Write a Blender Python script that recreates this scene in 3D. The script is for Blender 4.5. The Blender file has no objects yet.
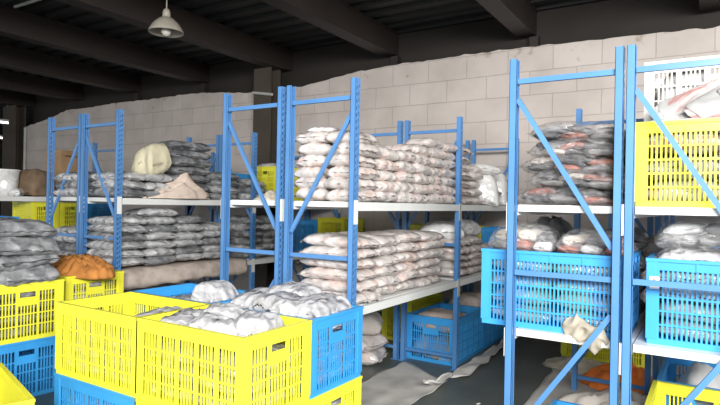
import bpy, math, random
from mathutils import Vector, Matrix, noise
SC = bpy.context.scene
COL = SC.collection
R = math.radians
random.seed(7)

# ------------------------------------------------------------------ camera
cd = bpy.data.cameras.new('camera'); cam = bpy.data.objects.new('camera', cd); COL.objects.link(cam)
cd.sensor_width = 36; cd.lens = 561.28 * 36 / 720; cd.clip_start = .05; cd.clip_end = 200
_y, _p, _r = R(32.1846), R(.1621), R(1.1132)
fw = Vector((-math.sin(_y)*math.cos(_p), math.cos(_y)*math.cos(_p), math.sin(_p)))
rt = Vector((math.cos(_y), math.sin(_y), 0)); up = rt.cross(fw)
r2 = rt*math.cos(_r) + up*math.sin(_r); u2 = up*math.cos(_r) - rt*math.sin(_r)
m = Matrix((r2, u2, -fw)).transposed().to_4x4(); m.translation = (0, 0, 1.6893)
cam.matrix_world = m
SC.camera = cam

# ------------------------------------------------------------------ sky, daylight, exposure
SC.view_settings.view_transform = 'Standard'
SC.view_settings.look = 'None'
SC.view_settings.gamma = 1
SC.view_settings.use_curve_mapping = False
SC.view_settings.exposure = 0.95
w = bpy.data.worlds.new('overcast_sky'); SC.world = w; w.use_nodes = True
bg = w.node_tree.nodes['Background']; bg.inputs[0].default_value = (.93, .97, 1, 1); bg.inputs[1].default_value = .6
def area(name, loc, target, sx, sy, power, color):
    l = bpy.data.lights.new(name, 'AREA'); l.shape = 'RECTANGLE'; l.size = sx; l.size_y = sy; l.energy = power; l.color = color
    o = bpy.data.objects.new(name, l); COL.objects.link(o); o.location = loc
    o.rotation_euler = (Vector(target) - Vector(loc)).to_track_quat('-Z', 'Y').to_euler()
    return o
# daylight from the high opening behind and to the right of the photographer
area('door_daylight', (2.5, -2.2, 3.55), (-1.7, 4.6, .6), 4.8, 1.7, 760, (1, .985, .95))

# ------------------------------------------------------------------ helpers
def tag(o, label=None, cat=None, group=None, kind=None):
    if label: o['label'] = label
    if cat: o['category'] = cat
    if group: o['group'] = group
    if kind: o['kind'] = kind
    return o
def empty(name, loc, label, cat, rz=0, group=None):
    o = bpy.data.objects.new(name, None); COL.objects.link(o); o.empty_display_size = .1
    o.location = loc; o.rotation_euler = (0, 0, rz)
    return tag(o, label, cat, group)
def link(name, me, parent=None, loc=(0, 0, 0), rot=(0, 0, 0)):
    o = bpy.data.objects.new(name, me); COL.objects.link(o)
    o.location = loc; o.rotation_euler = rot
    if parent: o.parent = parent
    return o
class MB:
    def __init__(s): s.v = []; s.f = []
    def box(s, x0, y0, z0, x1, y1, z1):
        b = len(s.v)
        s.v += [(x0,y0,z0),(x1,y0,z0),(x1,y1,z0),(x0,y1,z0),(x0,y0,z1),(x1,y0,z1),(x1,y1,z1),(x0,y1,z1)]
        s.f += [tuple(b+i for i in q) for q in ((0,3,2,1),(4,5,6,7),(0,1,5,4),(1,2,6,5),(2,3,7,6),(3,0,4,7))]
        return s
    def bar(s, a, b, w, h):
        a = Vector(a); b = Vector(b); d = (b-a).normalized()
        side = d.cross(Vector((0, 0, 1)))
        side = Vector((1, 0, 0)) if side.length < 1e-4 else side.normalized()
        upv = side.cross(d); k = len(s.v)
        for p in (a, b):
            for (i, j) in ((-1,-1),(1,-1),(1,1),(-1,1)):
                s.v.append(tuple(p + side*(i*w/2) + upv*(j*h/2)))
        s.f += [tuple(k+i for i in q) for q in ((0,1,2,3),(7,6,5,4),(0,4,5,1),(1,5,6,2),(2,6,7,3),(3,7,4,0))]
        return s
    def tube(s, a, b, r0, r1=None, n=12, caps=True):
        r1 = r0 if r1 is None else r1
        a = Vector(a); b = Vector(b); d = (b-a).normalized()
        e = d.orthogonal().normalized(); g = d.cross(e); k = len(s.v)
        for p, r in ((a, r0), (b, r1)):
            for i in range(n):
                t = 2*math.pi*i/n; s.v.append(tuple(p + (e*math.cos(t) + g*math.sin(t))*r))
        for i in range(n):
            j = (i+1) % n; s.f.append((k+i, k+j, k+n+j, k+n+i))
        if caps: s.f.append(tuple(k+i for i in reversed(range(n)))); s.f.append(tuple(k+n+i for i in range(n)))
        return s
    def lathe(s, prof, n=32, c=(0, 0, 0)):
        k = len(s.v)
        for (r, z) in prof:
            for i in range(n):
                t = 2*math.pi*i/n; s.v.append((c[0]+r*math.cos(t), c[1]+r*math.sin(t), c[2]+z))
        for q in range(len(prof)-1):
            for i in range(n):
                j = (i+1) % n; s.f.append((k+q*n+i, k+q*n+j, k+(q+1)*n+j, k+(q+1)*n+i))
        return s
    def mesh(s, name, mat, smooth=False):
        me = bpy.data.meshes.new(name); me.from_pydata(s.v, [], s.f); me.update()
        if mat: me.materials.append(mat)
        if smooth: me.polygons.foreach_set('use_smooth', [True]*len(me.polygons))
        return me
    def build(s, name, mat, parent=None, loc=(0, 0, 0), rot=(0, 0, 0), smooth=False):
        return link(name, s.mesh(name, mat, smooth), parent, loc, rot)

# ------------------------------------------------------------------ materials
def new_mat(name):
    mt = bpy.data.materials.new(name); mt.use_nodes = True
    nt = mt.node_tree; return mt, nt, nt.nodes['Principled BSDF']
def N(nt, t, **kw):
    n = nt.nodes.new(t)
    for k, v in kw.items(): setattr(n, k, v)
    return n
def ramp(nt, fac, stops):
    r = N(nt, 'ShaderNodeValToRGB'); e = r.color_ramp.elements
    while len(e) < len(stops): e.new(.5)
    for i, (p, c) in enumerate(stops): e[i].position = p; e[i].color = (*c, 1)
    nt.links.new(fac, r.inputs[0]); return r.outputs[0]
def coords(nt, scale=(1, 1, 1), rnd=True):
    tc = N(nt, 'ShaderNodeTexCoord'); mp = N(nt, 'ShaderNodeMapping')
    mp.inputs['Scale'].default_value = scale
    nt.links.new(tc.outputs['Object'], mp.inputs[0])
    if rnd:
        oi = N(nt, 'ShaderNodeObjectInfo'); mu = N(nt, 'ShaderNodeMath', operation='MULTIPLY'); mu.inputs[1].default_value = 37
        cb = N(nt, 'ShaderNodeCombineXYZ')
        nt.links.new(oi.outputs['Random'], mu.inputs[0])
        for i in range(3): nt.links.new(mu.outputs[0], cb.inputs[i])
        nt.links.new(cb.outputs[0], mp.inputs['Location'])
    return mp.outputs[0]
def plain(name, c, rough=.45, var=.12, scale=5, metal=0, bump=0, spec=.5):
    mt, nt, b = new_mat(name)
    n = N(nt, 'ShaderNodeTexNoise'); n.inputs['Scale'].default_value = scale; n.inputs['Detail'].default_value = 5
    nt.links.new(coords(nt), n.inputs['Vector'])
    lo = tuple(x*(1-var) for x in c); hi = tuple(min(1, x*(1+var)) for x in c)
    nt.links.new(ramp(nt, n.outputs[0], [(.3, lo), (.7, hi)]), b.inputs['Base Color'])
    b.inputs['Roughness'].default_value = rough; b.inputs['Metallic'].default_value = metal
    b.inputs['Specular IOR Level'].default_value = spec
    if bump:
        bp = N(nt, 'ShaderNodeBump'); bp.inputs['Strength'].default_value = bump; bp.inputs['Distance'].default_value = .02
        nt.links.new(n.outputs[0], bp.inputs['Height']); nt.links.new(bp.outputs[0], b.inputs['Normal'])
    return mt
def bag_mat(name, stops, bump=.5, scale=(5, 9, 9), coat=.65, rough=.4, crease=(10, 6, 14)):
    """printed and folded goods behind a shiny wrinkled film"""
    mt, nt, b = new_mat(name)
    n = N(nt, 'ShaderNodeTexNoise'); n.inputs['Scale'].default_value = 1; n.inputs['Detail'].default_value = 4; n.inputs['Distortion'].default_value = .8
    nt.links.new(coords(nt, scale), n.inputs['Vector'])
    nt.links.new(ramp(nt, n.outputs[0], stops), b.inputs['Base Color'])
    b.inputs['Roughness'].default_value = rough
    b.inputs['Coat Weight'].default_value = coat; b.inputs['Coat Roughness'].default_value = .2
    w0 = N(nt, 'ShaderNodeTexNoise'); w0.inputs['Scale'].default_value = 1; w0.inputs['Detail'].default_value = 2
    nt.links.new(coords(nt, (7, 5, 9)), w0.inputs['Vector'])
    ad = N(nt, 'ShaderNodeVectorMath', operation='MULTIPLY_ADD'); ad.inputs[1].default_value = (1.6, 1.6, 1.6)
    nt.links.new(w0.outputs['Color'], ad.inputs[0]); nt.links.new(coords(nt, crease), ad.inputs[2])
    w1 = N(nt, 'ShaderNodeTexVoronoi', feature='SMOOTH_F1'); w1.inputs['Scale'].default_value = 1; w1.inputs['Smoothness'].default_value = .25
    nt.links.new(ad.outputs[0], w1.inputs['Vector'])
    bp = N(nt, 'ShaderNodeBump'); bp.inputs['Strength'].default_value = bump; bp.inputs['Distance'].default_value = .026
    nt.links.new(w1.outputs['Distance'], bp.inputs['Height'])
    nt.links.new(bp.outputs[0], b.inputs['Normal']); nt.links.new(bp.outputs[0], b.inputs['Coat Normal'])
    return mt
def film_mat(name, tint, milky=.35):
    """clear crinkled film: part see-through, part milky, with gloss"""
    mt, nt, b = new_mat(name); out = nt.nodes['Material Output']
    b.inputs['Base Color'].default_value = (*tint, 1); b.inputs['Roughness'].default_value = .2
    b.inputs['Coat Weight'].default_value = 1; b.inputs['Coat Roughness'].default_value = .1
    w1 = N(nt, 'ShaderNodeTexNoise'); w1.inputs['Scale'].default_value = 1; w1.inputs['Detail'].default_value = 3; w1.inputs['Distortion'].default_value = 1.8
    nt.links.new(coords(nt, (10, 6, 22)), w1.inputs['Vector'])
    bp = N(nt, 'ShaderNodeBump'); bp.inputs['Strength'].default_value = .7; bp.inputs['Distance'].default_value = .04
    nt.links.new(w1.outputs[0], bp.inputs['Height'])
    nt.links.new(bp.outputs[0], b.inputs['Normal']); nt.links.new(bp.outputs[0], b.inputs['Coat Normal'])
    tr = N(nt, 'ShaderNodeBsdfTransparent'); mx = N(nt, 'ShaderNodeMixShader')
    f = ramp(nt, w1.outputs[0], [(.35, (milky*.45,)*3), (.7, (min(1, milky*1.7),)*3)])
    nt.links.new(f, mx.inputs[0]); nt.links.new(tr.outputs[0], mx.inputs[1]); nt.links.new(b.outputs[0], mx.inputs[2])
    nt.links.new(mx.outputs[0], out.inputs['Surface'])
    return mt
M = {}
M['steel_blue'] = plain('blue_rack_paint', (.075, .21, .46), .3, .1, 3)
M['beam'] = plain('pale_grey_beam_paint', (.66, .67, .66), .45, .05, 3)
M['yellow'] = plain('yellow_crate_plastic', (.78, .75, .05), .38, .06, 3)
M['blue'] = plain('blue_crate_plastic', (.042, .31, .70), .38, .08, 3)
M['white'] = plain('white_crate_plastic', (.62, .61, .58), .4, .04, 3)
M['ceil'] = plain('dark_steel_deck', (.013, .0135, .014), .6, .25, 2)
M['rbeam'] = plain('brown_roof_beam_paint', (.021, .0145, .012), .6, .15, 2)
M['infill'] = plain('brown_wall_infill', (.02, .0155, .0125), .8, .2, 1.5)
M['column'] = plain('brown_column_paint', (.06, .048, .036), .7, .15, 2)
M['pink'] = bag_mat('pinkish_bagged_goods', [(.28, (.36, .32, .305)), (.40, (.52, .475, .455)), (.54, (.60, .56, .54)), (.62, (.60, .46, .42)), (.70, (.54, .49, .465)), (.8, (.43, .38, .36))], .5, (4, 6, 6))
M['grey'] = bag_mat('grey_bagged_goods', [(.3, (.27, .27, .275)), (.46, (.40, .40, .41)), (.6, (.50, .50, .51)), (.75, (.64, .64, .65))], .8)
M['dark'] = bag_mat('dark_bagged_goods', [(.3, (.10, .102, .11)), (.48, (.20, .205, .215)), (.62, (.31, .31, .32)), (.78, (.50, .50, .51))], .85)
M['pale'] = bag_mat('pale_bagged_goods', [(.28, (.30, .295, .31)), (.45, (.42, .415, .43)), (.6, (.50, .495, .51)), (.78, (.36, .36, .385))], .9, (5, 7, 7), crease=(15, 10, 15))
M['print'] = bag_mat('white_printed_mailer', [(.3, (.56, .555, .55)), (.56, (.60, .595, .59)), (.60, (.55, .26, .24)), (.655, (.58, .57, .56)), (.72, (.22, .22, .23))], .2, (3, 4, 5))
M['sack_white'] = bag_mat('white_woven_sack', [(.3, (.62, .61, .6)), (.6, (.80, .79, .78)), (.8, (.7, .69, .68))], .4)
M['film'] = film_mat('clear_film', (.62, .62, .63), .22)
M['film_dark'] = film_mat('smoky_film', (.36, .35, .36), .30)
M['g_black'] = plain('charcoal_garment', (.045, .045, .05), .8, .5, 9, bump=.5)
M['g_red'] = plain('brick_red_garment', (.33, .11, .075), .8, .35, 9, bump=.5)
M['g_cream'] = plain('cream_garment', (.66, .58, .50), .8, .2, 9, bump=.4)
M['g_grey'] = plain('mid_grey_garment', (.24, .235, .235), .8, .4, 9, bump=.5)
M['g_white'] = plain('white_garment', (.76, .75, .74), .8, .12, 9, bump=.4)
M['orange'] = plain('orange_cloth', (.50, .20, .045), .85, .2, 7, bump=.5)
M['hi_orange'] = plain('bright_orange_cloth', (.88, .21, .03), .7, .2, 7, bump=.4)
M['peach'] = plain('pale_peach_cloth', (.66, .54, .46), .85, .1, 7, bump=.5)
M['beige'] = plain('beige_cloth', (.60, .54, .44), .85, .14, 7, bump=.5)
M['rag'] = plain('grey_beige_rag', (.36, .32, .26), .85, .14, 7, bump=.5)
M['taupe'] = plain('taupe_sheet', (.56, .51, .47), .8, .18, 6, bump=.5)
M['brown_sheet'] = plain('pinkish_brown_sacking', (.44, .37, .325), .85, .25, 8, bump=.5)
M['cream'] = plain('cream_sackcloth', (.58, .53, .38), .8, .12, 6, bump=.4)
M['sack_brown'] = plain('brown_sackcloth', (.20, .135, .085), .85, .3, 8, bump=.5)
M['card'] = plain('cardboard', (.38, .24, .13), .85, .12, 5)
M['paper'] = plain('grey_paper', (.46, .445, .42), .8, .18, 4, bump=.3)
M['paper_edge'] = plain('pale_paper', (.60, .58, .55), .8, .12, 6, bump=.3)
M['lampshade'] = plain('lamp_enamel', (.34, .31, .26), .4, .12, 5)
M['lamp_glass'] = plain('frosted_lamp_glass', (.55, .52, .47), .25, .05, 5)
M['tag_white'] = plain('white_tag', (.80, .78, .76), .6, .05, 9)
M['tag_red'] = plain('red_print', (.62, .22, .18), .6, .05, 9)
M['pipe'] = plain('pale_conduit', (.42, .42, .40), .5, .08, 5)
def wall_mat():
    mt, nt, b = new_mat('aerated_block_wall')
    tc = N(nt, 'ShaderNodeTexCoord'); sp = N(nt, 'ShaderNodeSeparateXYZ'); cb = N(nt, 'ShaderNodeCombineXYZ')
    nt.links.new(tc.outputs['Object'], sp.inputs[0])
    nt.links.new(sp.outputs['X'], cb.inputs['X']); nt.links.new(sp.outputs['Z'], cb.inputs['Y'])
    nz = N(nt, 'ShaderNodeTexNoise'); nz.inputs['Scale'].default_value = 2.3; nz.inputs['Detail'].default_value = 5
    nt.links.new(tc.outputs['Object'], nz.inputs['Vector'])
    ds = N(nt, 'ShaderNodeVectorMath', operation='MULTIPLY_ADD'); ds.inputs[1].default_value = (.02, .02, 0)
    nt.links.new(nz.outputs['Color'], ds.inputs[0]); nt.links.new(cb.outputs[0], ds.inputs[2])
    br = N(nt, 'ShaderNodeTexBrick'); br.offset = .5
    br.inputs['Scale'].default_value = 1; br.inputs['Brick Width'].default_value = .61; br.inputs['Row Height'].default_value = .323
    br.inputs['Mortar Size'].default_value = .006; br.inputs['Mortar Smooth'].default_value = .4
    br.inputs['Color1'].default_value = (.58, .52, .485, 1); br.inputs['Color2'].default_value = (.54, .482, .448, 1); br.inputs['Mortar'].default_value = (.43, .385, .36, 1)
    br.inputs['Bias'].default_value = 0
    nt.links.new(ds.outputs[0], br.inputs['Vector'])
    st = ramp(nt, nz.outputs[0], [(.3, (.84, .83, .82)), (.65, (1, 1, 1))])
    mx = N(nt, 'ShaderNodeMix', data_type='RGBA', blend_type='MULTIPLY'); mx.inputs[0].default_value = 1
    nt.links.new(br.outputs[0], mx.inputs[6]); nt.links.new(st, mx.inputs[7])
    # old mortar smears along the rough top course and scattered chips
    n2 = N(nt, 'ShaderNodeTexNoise'); n2.inputs['Scale'].default_value = 5.5; n2.inputs['Detail'].default_value = 6
    nt.links.new(tc.outputs['Object'], n2.inputs['Vector'])
    mr = N(nt, 'ShaderNodeMapRange'); mr.inputs['From Min'].default_value = 3.35; mr.inputs['From Max'].default_value = 3.95
    mr.inputs['To Min'].default_value = -.12; mr.inputs['To Max'].default_value = .10
    nt.links.new(sp.outputs['Z'], mr.inputs['Value'])
    sm = N(nt, 'ShaderNodeMath', operation='ADD'); nt.links.new(n2.outputs[0], sm.inputs[0]); nt.links.new(mr.outputs[0], sm.inputs[1])
    sr = ramp(nt, sm.outputs[0], [(.66, (1, 1, 1)), (.76, (.66, .59, .52))])
    m2 = N(nt, 'ShaderNodeMix', data_type='RGBA', blend_type='MULTIPLY'); m2.inputs[0].default_value = 1
    nt.links.new(mx.outputs[2], m2.inputs[6]); nt.links.new(sr, m2.inputs[7])
    nt.links.new(m2.outputs[2], b.inputs['Base Color']); b.inputs['Roughness'].default_value = .9
    bp = N(nt, 'ShaderNodeBump'); bp.inputs['Strength'].default_value = .6; bp.inputs['Distance'].default_value = .01; bp.invert = True
    nt.links.new(br.outputs[1], bp.inputs['Height']); nt.links.new(bp.outputs[0], b.inputs['Normal'])
    return mt
M['wall'] = wall_mat()
def floor_mat():
    mt, nt, b = new_mat('worn_green_grey_concrete')
    n = N(nt, 'ShaderNodeTexNoise'); n.inputs['Scale'].default_value = 1.1; n.inputs['Detail'].default_value = 7
    nt.links.new(coords(nt, rnd=False), n.inputs['Vector'])
    nt.links.new(ramp(nt, n.outputs[0], [(.3, (.055, .066, .061)), (.55, (.10, .114, .107)), (.75, (.17, .178, .168))]), b.inputs['Base Color'])
    b.inputs['Roughness'].default_value = .42
    return mt
M['floor'] = floor_mat()

# ------------------------------------------------------------------ the setting
fl = MB(); fl.box(-30, -4, -.15, 6, 7.75, 0); fl.box(-30, 7.75, -.15, -15.3, 15, 0)
tag(fl.build('floor', M['floor']), kind='structure')
WT = [(-15.25,3.53),(-14.6,3.60),(-14,3.68),(-13.3,3.83),(-12.4,3.82),(-11.3,3.85),(-10.2,3.83),(-8.93,3.84),(-8.2,3.80),(-7.6,3.74),(-7.0,3.69),(-6.6,3.69),(-6.2,3.71),(-5.7,3.76),(-5.03,3.84),(-4.3,3.88),(-3.5,3.88),(-2.86,3.89),(-2.1,3.885),(-1.5,3.865),(-1.0,3.857),(0,3.83),(1,3.86),(2.5,3.85),(6,3.86)]
def wtop(x):
    for (a, za), (b, zb) in zip(WT, WT[1:]):
        if x <= b: return za + (zb-za)*(x-a)/(b-a)
    return WT[-1][1]
wm = MB(); xs = [-15.25 + i*.085 for i in range(251)]
for i, x in enumerate(xs):
    z = wtop(x) + (noise.noise((x*6, 0, 0))*.022 + noise.noise((x*19, 3, 0))*.012)
    wm.v += [(x, 7.7, 0), (x, 7.7, z), (x, 7.9, z), (x, 7.9, 0)]
for i in range(250):
    a = i*4; b = a+4
    wm.f += [(a, b, b+1, a+1), (a+1, b+1, b+2, a+2), (a+2, b+2, b+3, a+3)]
wm.f += [(0, 1, 2, 3), (1003, 1002, 1001, 1000)]
tag(wm.build('wall_back', M['wall']), kind='structure')
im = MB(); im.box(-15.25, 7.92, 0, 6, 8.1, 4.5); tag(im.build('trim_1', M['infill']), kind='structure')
# corrugated deck, ribs running across the bays
cm = MB(); y = -4.0; prof = []
while y < 15:
    prof += [(y, 4.42), (y+.13, 4.42), (y+.16, 4.47), (y+.29, 4.47)]; y += .32
for x in (-30, 6):
    for (yy, z) in prof: cm.v.append((x, yy, z))
n = len(prof)
for i in range(n-1): cm.f.append((i, i+1, n+i+1, n+i))
k = len(cm.v)
cm.box(-30, -4, 4.5, 6, 15, 4.6)
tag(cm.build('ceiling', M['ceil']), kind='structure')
ti = 2
for x in (4.3, 2.1, -.05, -2.22, -4.4, -6.56, -8.72, -10.88, -13.05, -15.2):
    b = MB(); b.box(x-.12, -4, 4.05, x+.12, 7.7, 4.075); b.box(x-.10, -4, 4.075, x+.10, 7.9, 4.40); b.box(x-.12, -4, 4.40, x+.12, 7.9, 4.42)
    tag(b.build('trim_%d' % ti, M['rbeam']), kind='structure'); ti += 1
for x in (-2.13, -4.32, -8.68, -10.8):
    b = MB(); b.box(x-.06, 7.80, 3.7, x+.06, 7.92, 4.05); tag(b.build('trim_%d' % ti, M['rbeam']), kind='structure'); ti += 1
for x, d in ((-6.76, .19), (-15.45, .3)):
    b = MB(); b.box(x-d, 7.42, 0, x+d, 7.46, 4.05); b.box(x-.02, 7.46, 0, x+.02, 7.66, 4.05); b.box(x-d, 7.66, 0, x+d, 7.695, 4.05)
    tag(b.build('trim_%d' % ti, M['column']), kind='structure'); ti += 1
b = MB(); b.box(-30.2, -4, 0, -30, 15, 4.5); b.box(-30, 15, 0, -15.3, 15.2, 4.5); tag(b.build('wall_left', M['infill']), kind='structure')

# pipes
p = MB(); p.tube((-15.1, 7.66, 0), (-15.1, 7.66, 3.5), .035)
tag(p.build('wall_pipe', M['pipe']), 'pale vertical pipe at the left end of the block wall', 'pipe')
p = MB(); p.tube((-8.45, 4.11, 4.40), (-7.2, 4.12, 4.40), .022)
tag(p.build('ceiling_conduit', M['pipe']), 'thin pale conduit under the roof at the upper left', 'conduit')
p = MB(); p.tube((-6.95, 7.4, 3.63), (-6.5, 7.4, 3.56), .025)
tag(p.build('wall_conduit', M['pipe']), 'short pale tube across the brown column', 'conduit')
# two strip lights in the dark hall at far left
def strip_mat():
    mt, nt, b = new_mat('lit_tube'); b.inputs['Emission Color'].default_value = (1, .97, .9, 1); b.inputs['Emission Strength'].default_value = 1.6
    return mt
M['tube'] = strip_mat()
for (a, b, lb) in (((-17.33, 7.99, 3.4), (-17.9, 8.84, 3.4), 'thin lit tube lamp in the dark hall at far left, lower one'), ((-13.8, 6.2, 3.4), (-13.76, 6.6, 3.4), 'thin lit tube lamp in the dark hall at far left, upper one')):
    t = empty('tube_lamp', a, lb, 'lamp'); d = Vector(b)-Vector(a)
    MB().tube((0, 0, 0), d, .022, n=8).build('lit_tube', M['tube'], t)
    m_ = d*.5; MB().bar((0, 0, .05), d+Vector((0, 0, .05)), .06, .04).tube(m_+Vector((0, 0, .06)), m_+Vector((0, 0, 1.0)), .006, n=6).build('lamp_housing', M['pipe'], t)

# ------------------------------------------------------------------ racks
W, HT, Z1, Z2, BAY, Y0 = .605, 2.61, .925, 1.705, 2.0, 3.47
def post_mesh(sgn):
    """C-section post; the pierced face looks toward sgn * X"""
    b = MB(); w, d, t = .045, .062, .003
    b.box(-w/2, -d/2, 0, w/2, -d/2+t, HT); b.box(-w/2, d/2-t, 0, w/2, d/2, HT)
    xi = -sgn*w/2
    for y in (-d/2, d/2-.014): b.box(min(xi, xi+sgn*t), y, 0, max(xi, xi+sgn*t), y+.014, HT)
    xo = sgn*w/2; xa, xb = min(xo, xo-sgn*t), max(xo, xo-sgn*t)
    b.box(xa, -d/2, 0, xb, -.02, HT); b.box(xa, -.006, 0, xb, .006, HT); b.box(xa, .02, 0, xb, d/2, HT)
    z = 0
    while z < HT-.02:
        b.box(xa, -.02, z, xb, -.006, z+.026); b.box(xa, .006, z+.012, xb, .02, z+.038); z += .05
    b.box(xa, -.02, HT-.03, xb, .02, HT)
    b.box(-w/2-.02, -d/2-.015, 0, w/2+.02, d/2+.015, .006)
    return b.mesh('upright_post', M['steel_blue'])
POST = {-1: post_mesh(-1), 1: post_mesh(1)}
_b = MB().box(-(W-.05)/2, -.012, -.016, (W-.05)/2, .012, .016); HBR = _b.mesh('horizontal_brace', M['steel_blue'])
def diag(z_l, z_r): return MB().bar((-(W-.03)/2+.01, 0, z_l), ((W-.03)/2-.01, 0, z_r), .02, .03).mesh('diagonal_brace', M['steel_blue'])
DG = {1: [diag(2.36, 1.46), diag(.27, 1.08)], -1: [diag(1.46, 2.36), diag(1.08, .27)]}
_b = MB(); _b.box(-.02, -(BAY-.064)/2, -.066, .02, (BAY-.064)/2, -.004); BEAM = _b.mesh('beam', M['beam'])
_b = MB(); _b.box(-(W-.056)/2, -(BAY-.07)/2, -.042, (W-.056)/2, (BAY-.07)/2, 0)
DECK = _b.mesh('shelf_panel', M['beam'])
def conn_mesh(s):
    b = MB(); x = s*.0242
    b.box(min(x, x+s*.004), -.03, -.165, max(x, x+s*.004), .022, .012); return b.mesh('beam_connector', M['beam'])
CONN = {-1: conn_mesh(-1), 1: conn_mesh(1)}
def rack(x0, mirror, label, skip=(), y0=3.47, lower=True):
    r = empty('storage_rack', (x0, y0, 0), label, 'storage rack', 0, 'blue steel racks')
    for f in range(3):
        y = f*BAY
        link('upright_post', POST[-1], r, (0, y, 0)); link('upright_post', POST[1], r, (W, y, 0))
        for z in (.13, 1.285, 2.472): link('horizontal_brace', HBR, r, (W/2, y, z))
        for q, dg in enumerate(DG[mirror]):
            if q and f and not lower: continue
            link('diagonal_brace', dg, r, (W/2, y, 0))
    for by in range(2):
        for z in (Z1, Z2):
            if (by, z) in skip: continue
            for x, s in ((0, -1), (W, 1)):
                bm = link('beam', BEAM, r, (x, by*BAY+BAY/2, z))
                link('beam_connector', CONN[s], bm, (0, -BAY/2, 0))
                link('beam_connector', CONN[s], bm, (0, BAY/2-.005, 0))
            link('shelf_panel', DECK, r, (W/2, by*BAY+BAY/2, z))
    return r
XA, XB, XC, XD, XE, XF, XL = -6.44, -5.775, -3.53, -2.835, -1.065, -.400, -8.60
rack(XL, 1, 'blue rack farthest left, beyond the aisle, with yellow crates under its upper shelf')
rack(XA, -1, 'left half of the leftmost back-to-back pair of blue racks, brace rising rightward', y0=3.555)
rack(XB, 1, 'right half of the leftmost back-to-back pair, peach cloth on its upper shelf', y0=3.555)
rack(XC, 1, 'left half of the centre rack pair, nearly empty behind its front frame', skip=((0, Z1),), y0=3.452, lower=False)
rack(XD, -1, 'centre blue rack stacked on two shelves with pinkish bags', y0=3.452, lower=False)
rack(XE, 1, 'tall blue rack right of the aisle holding a blue crate and smoky bags', y0=3.485)
rack(XF, 1, 'rightmost blue rack holding a yellow crate above a blue crate', y0=3.485)

# ------------------------------------------------------------------ crates
_CR = {}
def wall_panel(b, L, H, kind, end, o, axis, hb=None):
    """one lattice wall from -L/2 to L/2, outer face at offset o along the other axis"""
    t = .016; s = 1 if o > 0 else -1
    def bx(a0, z0, a1, z1, th=.007, out=0):
        nonlocal b
        p0, p1 = sorted((o + s*out, o + s*out - s*th))
        if axis == 'x': b.box(a0, p0, z0, a1, p1, z1)
        else: b.box(p0, a0, z0, p1, a1, z1)
    rim = .075 if kind == 'panel' else .062
    c = .055
    bx(-L/2, 0, L/2, .035, t); bx(-L/2, H-rim, L/2, H-.004, t); bx(-L/2, H-rim-.004, L/2, H-rim+.004, t+.004, .0015)
    bx(-L/2, .035, -L/2+c, H-rim); bx(L/2-c, .035, L/2, H-rim)
    z0, z1 = .035, H-rim
    x0, x1 = -L/2+c, L/2-c
    if kind == 'solid':
        bx(x0, z0, x1, z1); return
    rows = 4 if kind == 'panel' else 5
    for i in range(1, rows):
        z = z0 + (z1-z0)*i/rows; bx(x0, z-.005, x1, z+.005, .0075, -.0006)
    hw = .075
    spans = []
    if kind == 'panel':
        np_ = 5 if not end else 3; col = .034
        pw = ((x1-x0) - col*(np_-1))/np_
        for i in range(np_):
            a = x0 + i*(pw+col); c2 = col
            spans.append((a, a+pw) if not end else ((x0, -.095), (-.075, .075), (.095, x1))[i])
            if i and not end: bx(a-col, z0, a, z1, .007, .0004)
        if end: bx(-.095, z0, -.075, z1, .007, .0004); bx(.075, z0, .095, z1, .007, .0004)
    else:
        np_ = 4 if not end else 3; pw = (x1-x0)/np_
        spans = [(x0+i*pw, x0+(i+1)*pw) for i in range(np_)]
        for i in range(1, np_): bx(x0+i*pw-.007, H-rim-.001, x0+i*pw+.007, H-.006, .006, .006)
    pitch = .0245 if kind == 'panel' else .0235
    bar = .0095 if kind == 'panel' else .0105
    for j, (a, e) in enumerate(spans):
        mid = end and j == len(spans)//2
        top = z1
        if mid:
            hh = (z1-z0)/rows; top = z1-hh*1.25
            if hb is not None:
                b, keep = hb, b
                bx(a, top, e, z1-.048, .009, .0008); bx(a, z1-.047, a+.012, z1); bx(e-.012, z1-.047, e, z1)
                b = keep
        k = max(2, round((e-a)/pitch))
        for i in range(1 if kind == 'panel' else 0, k):
            x = a + (e-a)*i/k; bx(x-bar/2, z0, x+bar/2, top, .006, -.0012)
def crate_meshes(color, kind, L, Wd, H):
    key = (color, kind, L, Wd, H)
    if key in _CR: return _CR[key]
    mt = M[color]; out = []
    for s in (-1, 1):
        b = MB(); wall_panel(b, L, H, kind, False, s*Wd/2, 'x'); out.append(('side_wall', b.mesh('side_wall', mt)))
    for s in (-1, 1):
        b = MB(); hb = MB(); wall_panel(b, Wd-.032, H, kind, True, s*L/2, 'y', hb); out.append(('end_wall', b.mesh('end_wall', mt), hb.mesh('handle', mt) if hb.v else None))
    b = MB(); b.box(-L/2+.017, -Wd/2+.017, .004, L/2-.017, Wd/2-.017, .022); out.append(('base', b.mesh('base', mt)))
    b = MB(); e = .010
    for s in (-1, 1):
        y0, y1 = sorted((s*(Wd/2+e), s*(Wd/2-.018))); b.box(-L/2-e, y0, H-.018, L/2+e, y1, H)
        x0, x1 = sorted((s*(L/2+e), s*(L/2-.018))); b.box(x0, -Wd/2+.018, H-.018, x1, Wd/2-.018, H)
        for q in (-1, 1):       # corner ribs
            x0, x1 = sorted((s*(L/2+.006), s*(L/2-.05))); y0, y1 = sorted((q*(Wd/2+.006), q*(Wd/2))); b.box(x0, y0, .03, x1, y1, H-.018)
            x0, x1 = sorted((s*(L/2+.006), s*(L/2))); y0, y1 = sorted((q*(Wd/2), q*(Wd/2-.05))); b.box(x0, y0, .03, x1, y1, H-.018)
    out.append(('rim', b.mesh('rim', mt)))
    _CR[key] = out; return out
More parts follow.
